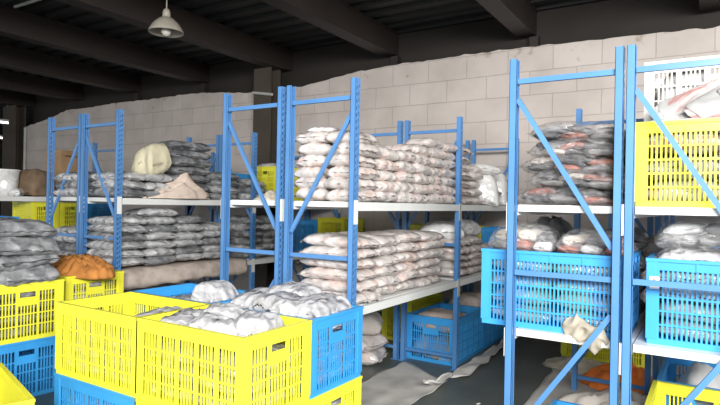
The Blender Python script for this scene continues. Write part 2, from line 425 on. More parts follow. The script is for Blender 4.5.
def crate(x, y, z, color, label, kind='panel', rz=0, L=.87, Wd=.58, H=.488, group=None):
    r = empty('plastic_crate', (x, y, z), label, 'crate', rz, group)
    for nme, me, *sub in crate_meshes(color, kind, L, Wd, H):
        q = link(nme, me, r)
        if sub and sub[0]: link('handle', sub[0], q)
    return r

# ------------------------------------------------------------------ bags
_BG = {}
def pillow(L, Wd, H, seed, rough=1., nx=32, ny=24, lift=.48):
    b = MB(); rs = seed*13.7
    for side in (1, 0):
        for i in range(nx+1):
            for j in range(ny+1):
                u = -1+2*i/nx; v = -1+2*j/ny
                u = math.copysign(1-(1-abs(u))**1.7, u); v = math.copysign(1-(1-abs(v))**2.1, v)
                e = max(0, 1-abs(u)**4.2)**.55 * max(0, 1-abs(v)**6)**.5
                x = u*L/2*(1-.05*abs(v)**6); yv = v*Wd/2*(1-.07*abs(u)**6)
                edge = 1-e
                nz = noise.noise((x*8+rs, yv*8, side*5))*.45 + noise.noise((x*4+rs, yv*4, 9))*.5
                # creases run inward from the tied ends, and a few sharp film folds cross the top
                cr = noise.noise((yv*30+rs, x*5, side*3+1))*abs(u)**2*.5 + (.35-abs(noise.noise((x*11+rs, yv*7+x*6, 4+side)))*1.3)*.45
                bulge = 1+.03*noise.noise((yv*7, rs, side))
                x = x*bulge + noise.noise((yv*16, rs, 3.3))*.016*edge*rough; yv += noise.noise((x*13, rs, 7.7))*.016*edge*rough
                zz = H*lift + (noise.noise((x*2.6+rs, yv*2.6, 11))*.16 - .10*abs(u)**2.5)*H*rough
                wob = noise.noise((x*10+rs, yv*10, 4))*.012*edge*rough
                fold = (.30-abs(noise.noise((x*17+rs, yv*13+x*7, 6+side*2))))*.020*rough*(e**.5)
                wob += fold
                if side: z = zz + H*(1-lift)*e*(1+(.15*nz+.09*cr)*rough) + wob
                else: z = zz - H*lift*e*(1-.10*abs(nz)*rough) + wob
                b.v.append((x, yv, z))
    n1 = (nx+1)*(ny+1)
    idx = lambda s, i, j: s*n1 + i*(ny+1) + j
    for i in range(nx):
        for j in range(ny):
            b.f.append((idx(0,i,j), idx(0,i+1,j), idx(0,i+1,j+1), idx(0,i,j+1)))
            b.f.append((idx(1,i,j), idx(1,i,j+1), idx(1,i+1,j+1), idx(1,i+1,j)))
    # close the seam
    for i in range(nx):
        b.f.append((idx(0,i,0), idx(1,i,0), idx(1,i+1,0), idx(0,i+1,0))); b.f.append((idx(0,i+1,ny), idx(1,i+1,ny), idx(1,i,ny), idx(0,i,ny)))
    for j in range(ny):
        b.f.append((idx(0,0,j+1), idx(1,0,j+1), idx(1,0,j), idx(0,0,j))); b.f.append((idx(0,nx,j), idx(1,nx,j), idx(1,nx,j+1), idx(0,nx,j+1)))
    return b
def seal(L, Wd, H, s, seed):
    b = MB(); n = 12
    for k in range(3):
        for j in range(n+1):
            v = -1+2*j/n
            x = s*(L/2 - .018 + k*.020) + noise.noise((v*3, seed, k))*.006
            b.v.append((x, v*Wd/2*.86, H*.40 + noise.noise((v*4+seed, k*.7, s))*.012*(k+.4) - k*k*.003))
    for k in range(2):
        for j in range(n):
            a = k*(n+1)+j; b.f.append((a, a+1, a+n+2, a+n+1))
    return b
def bag_set(mat, L, Wd, H, seed, seals=True, rough=1.):
    key = (mat, L, Wd, H, seed, seals, rough)
    if key not in _BG:
        body = pillow(L, Wd, H, seed, rough, lift=.10 if H > .24 and mat != 'cream' else .48).mesh('garment_bag', M[mat], True)
        sl = [seal(L, Wd, H, s, seed).mesh('sealed_end', M[mat], True) for s in (-1, 1)] if seals else []
        _BG[key] = (body, sl)
    return _BG[key]
_n = [0]
def bag(x, y, z, mat, label, L=.5, Wd=.32, H=.09, rz=0, tilt=(0, 0), seals=True, group=None, rough=1., name='garment_bag', cat='bag', var=9):
    _n[0] += 1
    body, sl = bag_set(mat, round(L, 3), round(Wd, 3), round(H, 3), _n[0] % var, seals, rough)
    o = link(name, body, None, (x, y, z), (tilt[0], tilt[1], rz)); tag(o, label, cat, group)
    for q in sl: link('sealed_end', q, o)
    return o
def film_bag(x, y, z, label, goods, L=.5, Wd=.4, H=.1, rz=0, tilt=(0, 0), film='film', group=None):
    """see-through bag with its folded garments inside"""
    _n[0] += 1; sd = _n[0] % 5
    body, sl = bag_set(film, round(L, 3), round(Wd, 3), round(H, 3), sd, True, 1.3)
    o = link('garment_bag', body, None, (x, y, z), (tilt[0], tilt[1], rz)); tag(o, label, 'bag', group)
    for q in sl: link('sealed_end', q, o)
    n = len(goods); cols = (n+1)//2; w = (L*.84)/cols
    for i, gd in enumerate(goods):
        lay, c = i % 2, i//2
        key = ('goods', gd, n, L, Wd, H)
        if key not in _BG: _BG[key] = pillow(w*1.05, Wd*.80, H*.36, i+3, .8, 12, 10).mesh('folded_garment', M[gd], True)
        link('folded_garment', _BG[key], o, (-L*.42 + w*(c+.5) + (.02 if lay else -.01), .01*(c % 3-1), H*(.13+.30*lay)), (0, (.16 if c % 2 else -.12)*lay, .1*(c % 3-1)))
    return o
ORD = ['bottom', 'second', 'third', 'fourth', 'fifth', 'sixth', 'seventh', 'eighth']
ROW = ['first', 'second', 'third', 'fourth', 'fifth', 'sixth', 'seventh', 'eighth', 'ninth']
def stack(x, rows, z, counts, Wx, H, mat, what, where, group, jit=.02, seals=True, ends='mix', mats=None):
    """piles of bags; rows are (y0, y1) strips going back from the front frame"""
    for i, ((a, b), n) in enumerate(zip(rows, counts)):
        d = round(b-a, 2)
        for k in range(n):
            lab = '%s, %s layer up, %s row from front, %s' % (what, ORD[k], ROW[i], where)
            mm = mats[(i*3+k) % len(mats)] if mats else mat
            jx, jy, jr = random.uniform(-jit, jit), random.uniform(-jit, jit)*.6, random.uniform(-.08, .08)
            if ends == 'x' or (ends == 'mix' and i == 0): bag(x+jx, (a+b)/2+jy, z+k*H, mm, lab, Wx, round(d*1.05, 2), H*1.17, jr, (random.uniform(-.04, .04), random.uniform(-.025, .025)), seals, group)
            else: bag(x+jx, (a+b)/2+jy, z+k*H, mm, lab, round(d*1.03, 2), Wx, H*1.13, jr*.8+math.pi/2, (random.uniform(-.03, .03), random.uniform(-.04, .04)), seals, group)
def cuts(*ys): return list(zip(ys, ys[1:]))

# --- centre rack, upper shelf: two columns of pinkish bags
g = 'pinkish bags on the upper shelf of the centre rack'
stack(XD+.16, cuts(3.50, 3.83, 4.18, 4.50, 4.80, 5.10, 5.42), Z2, (6, 5, 6, 6, 6, 6), .285, .088, 'pink', 'pinkish bag in left column', 'centre upper shelf', g)
stack(XD+.455, cuts(3.50, 3.83, 4.18, 4.50, 4.80, 5.10, 5.42), Z2, (6, 5, 5, 6, 7, 7), .30, .088, 'pink', 'pinkish bag in right column', 'centre upper shelf', g)
bag(XD+.20, 3.66, Z2+.54, 'print', 'small pink printed bag topping the left front stack on the centre rack', .24, .22, .05, .2)
stack(XD+.33, cuts(5.53, 5.86, 6.2), Z2, (7, 5), .54, .088, 'pink', 'wide pinkish bag', 'rear bay, centre upper shelf', 'pinkish bags in the rear bay of the upper shelf')
bag(XD+.33, 6.62, Z2, 'sack_white', 'large white sack at the rear of the centre rack upper shelf', .62, .62, .40, .3, name='white_sack', cat='sack')
bag(XD+.40, 6.45, Z2+.36, 'sack_white', 'white plastic bag lying on the large white sack, centre rack upper shelf', .5, .5, .12, 1.2, name='white_sack', cat='sack')
bag(XD+.33, 7.18, Z2, 'sack_white', 'white sack nearest the block wall on the centre rack upper shelf', .55, .46, .42, .1, name='white_sack', cat='sack')
# --- centre rack, lower shelf
g = 'pale pinkish bags on the lower shelf of the centre rack'
stack(XD+.315, cuts(3.53, 3.90, 4.27, 4.68, 5.18), Z1, (6, 6, 6, 6), .54, .084, 'pink', 'wide pinkish bag', 'centre lower shelf', g)
stack(XD+.315, cuts(5.55, 5.92, 6.31, 6.7), Z1, (5, 5, 4), .54, .082, 'pink', 'wide pinkish bag', 'rear bay, centre lower shelf', 'pinkish bags in the rear bay of the lower shelf')
bag(XD+.30, 5.75, Z1+.41, 'sack_white', 'whitish sack heaped on the rear bags of centre rack lower shelf', .5, .42, .17, .4, name='white_sack', cat='sack')
bag(XD+.25, 6.25, Z1+.41, 'grey', 'grey sack heaped behind the whitish one on centre rack lower shelf', .5, .42, .20, 1.2, name='grey_sack', cat='sack')
crate(XD+.18, 7.1, Z1, 'yellow', 'yellow crate at wall end of centre rack lower shelf, left of blue crate', 'grid', 0, .30, .42, .50)
crate(XD+.46, 7.1, Z1, 'blue', 'small blue crate at the wall end of centre rack lower shelf', 'grid', 0, .22, .42, .50)
crate(XC+.12, 7.05, Z1, 'yellow', 'yellow crate at the wall end of the left centre rack lower shelf', 'grid', 0, .34, .5, .50)
# --- left rack pair, lower shelf
g = 'grey bags on the lower shelf of the left rack pair'
GM = ['grey', 'grey', 'dark', 'grey']
stack(XB+.30, cuts(3.55, 3.96, 4.37, 4.79, 5.2), Z1+.045, (6, 7, 6, 5), .54, .088, 'grey', 'grey shiny bag', 'left pair lower shelf', g, mats=['grey', 'grey', 'grey', 'dark'])
stack(XB+.30, cuts(5.52, 5.83, 6.14, 6.45), Z1, (6, 6, 6), .54, .092, 'dark', 'dark grey bag', 'rear bay, left pair lower', 'dark bags in the rear bay of the left pair', mats=['dark', 'grey', 'dark'])
stack(XA+.31, cuts(3.55, 3.95, 4.35, 4.75), Z1, (5, 5, 5), .54, .086, 'grey', 'grey shiny bag', 'left half, lower shelf', 'grey bags on the lower shelf of the left half', mats=GM)
# a drooping cover under the grey bags
def drape(name, mat, y0, y1, pts, label, cat, seed, ny=60, amp=.012):
    b = MB(); n = len(pts)
    for i in range(ny+1):
        y = y0 + (y1-y0)*i/ny
        for k, (x, z) in enumerate(pts):
            f = k/(n-1)
            b.v.append((x + noise.noise((y*5, k*.6, seed))*amp*2*f, y, z + noise.noise((y*7, k*.8, seed+4))*amp*(.4+f) - (noise.noise((y*2.2, seed, 1))*.035 if k == n-1 else 0)))
    for i in range(ny):
        for k in range(n-1):
            a = i*n+k; b.f.append((a, a+1, a+n+1, a+n))
    o = b.build(name, M[mat], smooth=True); md = o.modifiers.new('thick', 'SOLIDIFY'); md.thickness = .006; md.offset = 1
    return tag(o, label, cat)
drape('sacking_cover', 'brown_sheet', 3.56, 5.38, [(XB+.05, Z1+.022), (XB+.3, Z1+.022), (XB+.5, Z1+.022), (XB+.62, Z1+.025), (XB+.665, Z1), (XB+.68, Z1-.05), (XB+.685, Z1-.11), (XB+.68, Z1-.155)],
      'pinkish brown sacking drooping over the shelf edge beneath the grey bags', 'sacking', 2)
# --- left rack pair, upper shelf
g = 'grey bags on the upper shelf of the left rack pair'
stack(XB+.34, cuts(3.56, 3.92, 4.27), Z2, (3, 3), .5, .09, 'grey', 'grey bag', 'left pair upper shelf', g, mats=['dark', 'grey', 'grey'])
stack(XB+.22, cuts(4.40, 4.98), Z2, (7,), .42, .098, 'dark', 'dark shiny bag', 'behind peach cloth', 'tall dark pile behind the peach cloth')
stack(XB+.30, cuts(5.01, 5.36), Z2, (4,), .52, .086, 'dark', 'dark bag', 'right of tall pile', 'lower pile right of the tall pile', mats=['dark', 'grey', 'dark'])
stack(XB+.36, cuts(5.53, 5.86), Z2, (3,), .46, .09, 'grey', 'grey bag', 'rear bay, left pair upper', 'grey bags in the rear bay', mats=['grey', 'dark'])
stack(XA+.30, cuts(3.56, 3.92, 4.28, 4.64), Z2, (3, 3, 3), .52, .09, 'grey', 'grey bag', 'left half, upper shelf', 'grey bags on the upper shelf of the left half', mats=['grey', 'dark', 'grey'])
o = bag(XB+.46, 4.06, Z2+.26, 'cream', 'cream cloth sack lying against the tall dark pile on left pair upper shelf', .33, .30, .35, .1, seals=False, rough=1.5, name='cream_sack', cat='sack')
crate(XB+.40, 6.3, Z2, 'yellow', 'tall yellow crate on left pair upper shelf, seen through the left centre frame', 'grid', math.pi/2, .6, .46, .49)
bag(XB+.40, 6.25, Z2+.46, 'grey', 'grey bag filling the top of the tall yellow crate, left pair upper shelf', .38, .50, .09, 0)
crate(XA+.28, 6.2, Z2, 'blue', 'blue crate on left pair upper shelf behind the front brace of centre frame', 'grid', math.pi/2, .6, .46, .40)
crate(XB+.32, 7.30, Z1, 'blue', 'blue crate by the far wall, seen over centre rack lower bags', 'grid', 0, .47, .5, .49)
for k in range(3):
    crate(-4.96, 7.33, k*.489, 'yellow', ('yellow floor crate lowest of three by the far wall', 'yellow crate in the middle of three by the far wall', 'yellow crate by the far wall, seen beside the blue one over centre lower bags')[k], 'grid', 0, .48, .55, .488)

# cloths
def heap(name, mat, x, y, z, sx, sy, h, label, cat, seed, rz=0, peak=(0, 0), sharp=1.2, fold=9, nx=44, ny=36, edge=.02, ridge=.3):
    b = MB(); n1 = (nx+1)*(ny+1)
    for s in (1, 0):
        for i in range(nx+1):
            for j in range(ny+1):
                u = -1+2*i/nx; v = -1+2*j/ny
                a = math.atan2(v, u); q = max(abs(u), abs(v))
                rr = 1 + .22*noise.noise((math.cos(a)*1.6+seed, math.sin(a)*1.6, 0)) + .10*noise.noise((math.cos(a)*5+seed, math.sin(a)*5, 1))
                d = math.hypot(u, v); k = q/d if d > 1e-6 else 1
                px, py = u*k*rr, v*k*rr
                dd = math.hypot(u*k - peak[0], v*k - peak[1])
                f = max(0, 1-dd/(1.0+.6*math.hypot(*peak)))**sharp
                rg = abs(noise.noise((px*fold*.35+seed, py*fold*.22, 2)))
                zz = h*f*(1+.3*noise.noise((px*2+seed, py*2, 5))) + h*ridge*(1-rg*2.6)*max(0, 1-q**4)
                zz = max(0, zz)*(1 if q < 1 else .3) + edge*.6
                b.v.append((px*sx, py*sy, zz if s else 0))
    idx = lambda s, i, j: (0 if s else n1) + i*(ny+1) + j
    for i in range(nx):
        for j in range(ny):
            b.f.append((idx(1,i,j), idx(1,i+1,j), idx(1,i+1,j+1), idx(1,i,j+1))); b.f.append((idx(0,i,j), idx(0,i,j+1), idx(0,i+1,j+1), idx(0,i+1,j)))
    for i in range(nx):
        for j in (0, ny): b.f.append((idx(1,i,j), idx(0,i,j), idx(0,i+1,j), idx(1,i+1,j)))
    for j in range(ny):
        for i in (0, nx): b.f.append((idx(1,i,j), idx(0,i,j), idx(0,i,j+1), idx(1,i,j+1)))
    o = b.build(name, M[mat], None, (x, y, z), (0, 0, rz), True)
    return tag(o, label, cat)
heap('draped_cloth', 'peach', XB+.53, 4.36, Z2+.005, .16, .46, .23, 'pale peach cloth with a peaked fold on left pair upper shelf edge', 'cloth', 3, peak=(0, .25), sharp=1.3)
heap('cloth_scraps', 'beige', XC+.28, 3.72, Z2, .16, .14, .07, 'crumpled beige scraps on the shelf behind the left centre frame', 'scraps', 8, fold=16)

# --- rack farthest left
stack(XL+.30, cuts(4.18, 4.59, 5.0), Z1, (3, 3), .5, .09, 'grey', 'grey bag under yellow crates', 'farthest left rack', 'grey bags on the farthest left rack')
crate(XL+.34, 3.76, Z1, 'blue', 'blue crate on the farthest left rack, showing only its rim', 'grid', math.pi/2, .5, .46, .50)
crate(XL+.30, 4.38, Z1+.285, 'yellow', 'nearer yellow crate under the upper shelf of the farthest left rack', 'grid', 0, .5, .38, .42)
crate(XL+.30, 4.79, Z1+.285, 'yellow', 'farther yellow crate under the upper shelf of the farthest left rack', 'grid', 0, .5, .38, .42)
crate(XL+.32, 5.22, Z1, 'blue', 'blue crate on the farthest left rack seen between the left pair posts', 'grid', math.pi/2, .36, .5, .49)
crate(XL+.32, 5.22, Z1+.489, 'blue', 'blue crate stacked on another at the farthest left rack', 'grid', math.pi/2, .36, .5, .22)
bag(XL+.34, 4.33, Z2, 'sack_brown', 'brown cloth sack on the upper shelf of the farthest left rack', .46, .40, .38, .2, seals=False, rough=.8, name='brown_sack', cat='sack')
t = empty('cardboard_box', (XL+.20, 4.86, Z2), 'tall open cardboard box behind the brown sack at far left', 'box', .1)
MB().box(-.18, -.2, 0, .18, -.192, .70).box(-.18, .192, 0, .18, .2, .70).box(-.18, -.192, 0, -.172, .192, .70).box(.172, -.192, 0, .18, .192, .70).box(-.18, -.2, 0, .18, .2, .006).build('carton_body', M['card'], t)
MB().bar((.183, 0, .70), (.25, 0, .62), .38, .006).build('carton_flap', M['card'], t)
t = empty('white_tub', (XL+.33, 3.93, Z2), 'cloudy white tub beside the brown sack at the far left edge', 'tub', 0)
MB().lathe([(.0, .01), (.14, .01), (.145, 0), (.15, .005), (.185, .36), (.18, .36), (.146, .02), (0, .02)], 28).build('tub_body', M['sack_white'], t, smooth=True)
MB().lathe([(.183, .345), (.198, .345), (.198, .365), (.180, .365), (.183, .345)], 28).build('tub_rim', M['sack_white'], t)
bag(XL+.50, 4.02, Z2, 'sack_white', 'white plastic bag at the shelf edge in front of the white tub', .14, .36, .11, .9, name='plastic_bag')
bag(XL+.36, 5.30, Z2, 'grey', 'grey crinkled bag right of the cardboard box on the farthest left rack', .46, .4, .22, 0)

# --- right rack next to the aisle, upper shelf: smoky see-through bags
GD = (['g_black', 'g_red', 'g_grey', 'g_black', 'g_red', 'g_black'], ['g_grey', 'g_red', 'g_black', 'g_cream', 'g_grey', 'g_black'], ['g_black', 'g_cream', 'g_red', 'g_black', 'g_grey', 'g_red'],
      ['g_grey', 'g_black', 'g_black', 'g_red', 'g_cream', 'g_grey'], ['g_black', 'g_grey', 'g_red', 'g_black', 'g_grey', 'g_grey'])
for i, yy in enumerate((3.76, 4.24)):
    for k in range(5):
        film_bag(XE+.33+(-.03, .02, -.025, .0, .02)[k], yy, Z2+k*.098-.004, 'smoky see-through bag of dark clothes, %s layer, %s on right upper shelf' % (ORD[k], ('front pile', 'rear pile')[i]),
                 GD[(k+2*i) % 5], (.58, .55, .56, .53, .55)[k], .46, .128, random.uniform(-.10, .10)+(math.pi if k % 2 else 0), (random.uniform(-.03, .03), (.03, -.04, .05, -.03, .06)[k]), 'film_dark', 'smoky bags on the upper shelf of the right rack')
# lower shelf: blue crate with layered bags
EX, EY = -.845, 3.86
crate(EX, EY, Z1, 'blue', 'blue slatted crate full of bags on the right rack beside the aisle', 'grid')
for c in range(2):
    for k in range(4):
        bag(EX-.205+c*.41, EY, Z1+.026+k*.105, 'pale', 'pale bag inside the blue crate by the aisle, %s layer, %s column' % (ORD[k], ('left', 'right')[c]), .40, .535, .104, 0, seals=False, group='pale bags inside the blue crate')
film_bag(EX-.215, EY+.02, Z1+.45, 'clear bulging bag with pale goods on the left of the blue aisle crate', ['g_grey', 'g_cream', 'g_red', 'g_cream', 'g_white', 'g_black'], .43, .50, .21)
film_bag(EX+.215, EY+.02, Z1+.45, 'clear bulging bag with reddish goods on the right of the blue aisle crate', ['g_red', 'g_cream', 'g_white', 'g_grey', 'g_red', 'g_red'], .43, .50, .18)
bag(XE-.02, 4.62, Z1, 'dark', 'tall charcoal sack behind the left end of the blue aisle crate', .42, .52, .68, .1, name='dark_sack', cat='sack', seals=False)
for k in range(4):
    bag(XE+.50, 4.66, Z1+k*.155, 'dark', 'dark lumpy bag behind the right rack posts, %s of its pile' % ORD[k], .32, .5, .16, .05*k, group='dark bags behind the right rack posts')
bag(XE+.44, 3.563, Z1+.015, 'rag', 'crumpled beige rag at the right end of shelf under the blue aisle crate', .25, .15, .05, 0, (math.pi/2, .55), False, None, 2.6, 'rag', 'rag')
# under that rack
crate(XE+.40, 3.88, 0, 'blue', 'low blue crate on the floor under the right rack, before the taupe sheet', 'panel', math.pi/2, .66, .56, .30)
heap('dust_sheet', 'taupe', XE+.52, 4.93, 0, .54, .44, .15, 'taupe dust sheet heaped on the floor beneath the two right racks', 'sheet', 11, sharp=.45, fold=9, ridge=.5)
heap('draped_cloth', 'hi_orange', XE+.38, 5.83, 0, .42, .24, .20, 'bright orange cloth on the floor under the right rack', 'cloth', 6, fold=8, sharp=.7)
heap('draped_cloth', 'beige', XE-.08, 6.28, 0, .40, .24, .10, 'crumpled beige cloth on the floor before the yellow crate under the right rack', 'cloth', 14, fold=12)
crate(XE+.06, 6.95, 0, 'yellow', 'yellow crate on the floor at the back under the right rack', 'grid', 0, .87, .58, .47)
t = empty('label_packet', (-.50, 4.62, .20), 'small white labelled packet on the taupe sheet between the right posts', 'packet', .5)
MB().box(-.06, -.04, 0, .06, .04, .05).build('packet_body', M['tag_white'], t)
pb = MB()
for i in range(4): pb.box(-.045, -.042, .010+i*.009, .045-.012*(i % 2), -.04, .014+i*.009)
pb.build('printed_lines', M['g_grey'], t)

# --- rightmost rack
FX = XF+.02+.435
crate(FX, 3.89, Z2, 'yellow', 'yellow slatted crate on the upper shelf of the rightmost rack', 'grid')
for c in range(2):
    for k in range(3):
        bag(FX-.205+c*.41, 3.89, Z2+.026+k*.14, 'pale' if (c+k) % 2 else 'print', 'pale bag inside the upper right yellow crate, %s layer, %s column' % (ORD[k], ('left', 'right')[c]), .40, .535, .138, 0, seals=False, group='pale bags inside the upper right yellow crate')
crate(FX, 4.52, Z2, 'yellow', 'second yellow crate behind the upper right one, carrying the white crate', 'grid')
crate(FX-.02, 4.52, Z2+.488, 'white', 'white slatted crate on top at the upper right, behind printed mailers', 'panel')
def mailer(x, y, z, tilt, spin, label, L=.44, Wd=.33, H=.03):
    o = bag(x, y, z, 'print', label, L, Wd, H, spin, (tilt, 0), seals=True, name='printed_mailer', cat='mailer', rough=.7)
    o.rotation_mode = 'ZYX'
zt = Z2+.47
mailer(FX-.22, 3.86, zt+.03, .12, .3, 'white printed mailer lying leftmost on the upper right yellow crate')
mailer(FX+.20, 3.84, zt+.03, .10, -.2, 'white printed mailer lying flat at the right of the yellow crate', .40)
mailer(FX-.12, 4.04, zt+.15, .95, .5, 'white mailer leaning up against the white crate at left')
mailer(FX+.05, 3.96, zt+.16, .85, .75, 'white mailer leaning in the middle of the heap on the yellow crate')
mailer(FX+.22, 3.98, zt+.22, .95, .6, 'white mailer leaning at the right, highest of the heap on the yellow crate')
mailer(FX+.32, 3.86, zt+.15, .75, 1.0, 'white mailer foremost at the right of the heap on the yellow crate')
for c in range(2):
    bag(FX-.225+c*.41, 4.52, Z2+.488+.026, 'sack_white', 'white filler bag added inside the white crate to lighten its slots, %s half' % ('left', 'right')[c], .39, .53, .42, 0, seals=False, name='white_sack', cat='sack')  # unseen white filling, added so that the slots of the crate look lighter
GX, GY = XF+.088+.435, 3.90
crate(GX, GY, Z1, 'blue', 'blue slatted crate with a white tag on the rightmost rack', 'grid')
t = MB().box(GX-.425, GY-.2995, Z1+.315, GX-.375, GY-.2965, Z1+.385).build('paper_tag', M['tag_white']); tag(t, 'white paper tag with red mark on the rightmost blue crate', 'tag')
MB().box(GX-.408, GY-.301, Z1+.33, GX-.394, GY-.2995, Z1+.372).build('printed_mark', M['tag_red'], t)
for c in range(2):
    for k in range(4):
        bag(GX-.205+c*.41, GY, Z1+.026+k*.105, 'pale', 'pale bag inside the tagged blue crate, %s layer, %s column' % (ORD[k], ('left', 'right')[c]), .40, .535, .104, 0, seals=False, group='pale bags inside the tagged blue crate')
bag(GX-.20, GY-.02, Z1+.45, 'pale', 'grey white bag on the left top of the tagged blue crate', .42, .48, .09, .1)
bag(GX+.22, GY-.02, Z1+.45, 'peach', 'cream wrapped parcel on the right top of the tagged blue crate', .40, .46, .12, -.1, seals=False)
film_bag(GX-.18, GY+.02, Z1+.535, 'clear grey bag uppermost on the tagged blue crate', ['g_grey', 'g_white', 'g_grey', 'g_grey'], .46, .44, .19)
bag(XF+.18, 4.48, Z1, 'dark', 'dark sack standing behind the left end of the tagged blue crate', .32, .5, .42, 0, name='dark_sack', cat='sack', seals=False)
bag(XF+.18, 4.48, Z1+.41, 'print', 'crinkled white and red bag on the dark sack, rightmost rack', .36, .46, .18, .4)
bag(XF+.57, 4.55, Z1, 'sack_white', 'big white sack behind the tagged blue crate, rightmost rack', .44, .6, .60, .1, name='white_sack', cat='sack', seals=False, rough=1.4)
# floor under it
crate(-.02, 4.93, 0, 'blue', 'blue crate on the floor under the rightmost rack, holding white cloth', 'panel', math.pi/2)
crate(-.04, 4.03, 0, 'yellow', 'yellow crate on the floor under the rightmost rack, in front of the blue one', 'panel', math.pi/2)
bag(-.02, 4.95, .025, 'g_white', 'white cloth bundled in the blue floor crate at lower right', .50, .70, .39, 0, seals=False, rough=2.2, name='cloth_bundle', cat='bundle')
for k, (dx, dy, mt_, lb) in enumerate(((-.09, .18, 'pale', 'pale bag at the back of the yellow floor crate at lower right'), (-.09, -.17, 'pale', 'pale bag at the front of the yellow floor crate at lower right'))):
    bag(-.04+dx+.09, 4.03+dy, .025, mt_, lb, .48, .36, .30, 0, seals=False)
film_bag(-.02, 4.22, .32, 'clear bag with a blue grey garment in the lower right yellow crate', ['g_white', 'g_grey', 'g_white', 'g_white'], .40, .30, .08)

# --- floor under the centre rack
crate(XD+.275, 5.98, 0, 'blue', 'nearer blue crate on the floor under the centre rack', 'panel', math.pi/2)
crate(XD+.275, 6.87, 0, 'blue', 'farther blue crate on the floor under the centre rack', 'panel', math.pi/2)
bag(XD+.275, 5.80, .30, 'brown_sheet', 'brown sack in the nearer blue floor crate under the centre rack', .50, .45, .22, 0, name='brown_sack', cat='sack', seals=False)
bag(XD+.275, 6.70, .30, 'brown_sheet', 'brown sack in the farther blue floor crate under the centre rack', .50, .45, .30, 0, name='brown_sack', cat='sack', seals=False)
bag(XD+.275, 5.85, .03, 'g_grey', 'dark sack low inside the nearer blue floor crate under centre rack', .50, .6, .26, 0, name='dark_sack', cat='sack', seals=False)
bag(XD+.275, 6.75, .03, 'g_grey', 'dark sack low inside the farther blue floor crate under centre rack', .50, .6, .26, 0, name='dark_sack', cat='sack', seals=False)
crate(XC+.22, 6.6, 0, 'yellow', 'yellow crate in the shade on the floor under the left centre rack', 'grid', math.pi/2, .87, .4, .49)
crate(XC+.22, 6.6, .488, 'yellow', 'upper yellow crate in the shade under the left centre rack', 'grid', math.pi/2, .87, .4, .40)
bag(XC+.32, 5.15, 0, 'pink', 'grey pink bag on the floor under the left centre rack, lowest of three', .5, .46, .16, .3)
bag(XC+.34, 5.12, .16, 'pink', 'grey pink bag, middle of three on the floor under left centre rack', .48, .44, .16, -.2)
bag(XC+.32, 5.12, .32, 'taupe', 'taupe cloth bundle topping three on the floor under left centre rack', .5, .44, .22, .5, seals=False, name='cloth_bundle', cat='bundle')
bag(-4.5, 5.1, 0, 'taupe', 'taupe bundle on the floor of the aisle behind the front blue crates', .7, .5, .32, .3, seals=False, name='cloth_bundle', cat='bundle')
# sheets on the floor
def sheet(name, mat, pts, label, seed, z=.004, amp=.012, n=26):
    """four-cornered crumpled sheet lying on the floor"""
    b = MB(); A, B_, C_, D_ = [Vector((*p, 0)) for p in pts]
    for i in range(n+1):
        for j in range(n+1):
            u, v = i/n, j/n
            p = (A*(1-u)+B_*u)*(1-v) + (D_*(1-u)+C_*u)*v
            e = min(u, 1-u, v, 1-v)
            p.x += noise.noise((p.y*4, seed, u))*.05*(1 if e < .02 else .3); p.y += noise.noise((p.x*4, seed, v))*.05*(1 if e < .02 else .3)
            zz = z + amp*max(0, .55+noise.noise((p.x*6, p.y*4, seed))) + (.018 if e < .02 else 0)*max(0, noise.noise((p.x*3, p.y*3, seed+2))+.5)
            b.v.append((p.x, p.y, zz))
    for i in range(n):
        for j in range(n):
            a = i*(n+1)+j; b.f.append((a, a+n+1, a+n+2, a+1))
    o = b.build(name, M[mat], smooth=True); md = o.modifiers.new('thick', 'SOLIDIFY'); md.thickness = .003
    return tag(o, label, 'sheet')
sheet('paper_sheet', 'paper', ((-2.78, 3.62), (-2.12, 3.62), (-2.12, 4.98), (-2.78, 5.40)), 'grey paper sheet spread on the floor under the front bay of the centre rack', 1)
sheet('plastic_strip', 'paper_edge', ((-2.16, 5.08), (-2.0, 5.2), (-2.1, 7.2), (-2.18, 7.2)), 'crumpled pale strip along the foot of the blue floor crates', 4, amp=.05)
sheet('plastic_strip', 'paper_edge', ((-2.20, 4.62), (-2.13, 4.60), (-2.10, 5.12), (-2.17, 5.14)), 'short upturned pale strip at the foot of the second centre post', 6, amp=.09)
sheet('floor_cover', 'paper', ((-1.32, 4.5), (-.50, 4.4), (-.50, 7.3), (-1.45, 7.3)), 'grey floor cover lying under the right racks', 9, amp=.006)
sheet('paper_scrap', 'paper_edge', ((-1.72, 4.42), (-1.68, 4.43), (-1.67, 4.46), (-1.71, 4.46)), 'nearer tiny white paper scrap on the dark aisle floor', 3, n=5, amp=.004)
sheet('paper_scrap', 'paper_edge', ((-1.70, 4.58), (-1.66, 4.59), (-1.65, 4.62), (-1.69, 4.62)), 'farther tiny white paper scrap on the dark aisle floor', 5, n=5, amp=.004)

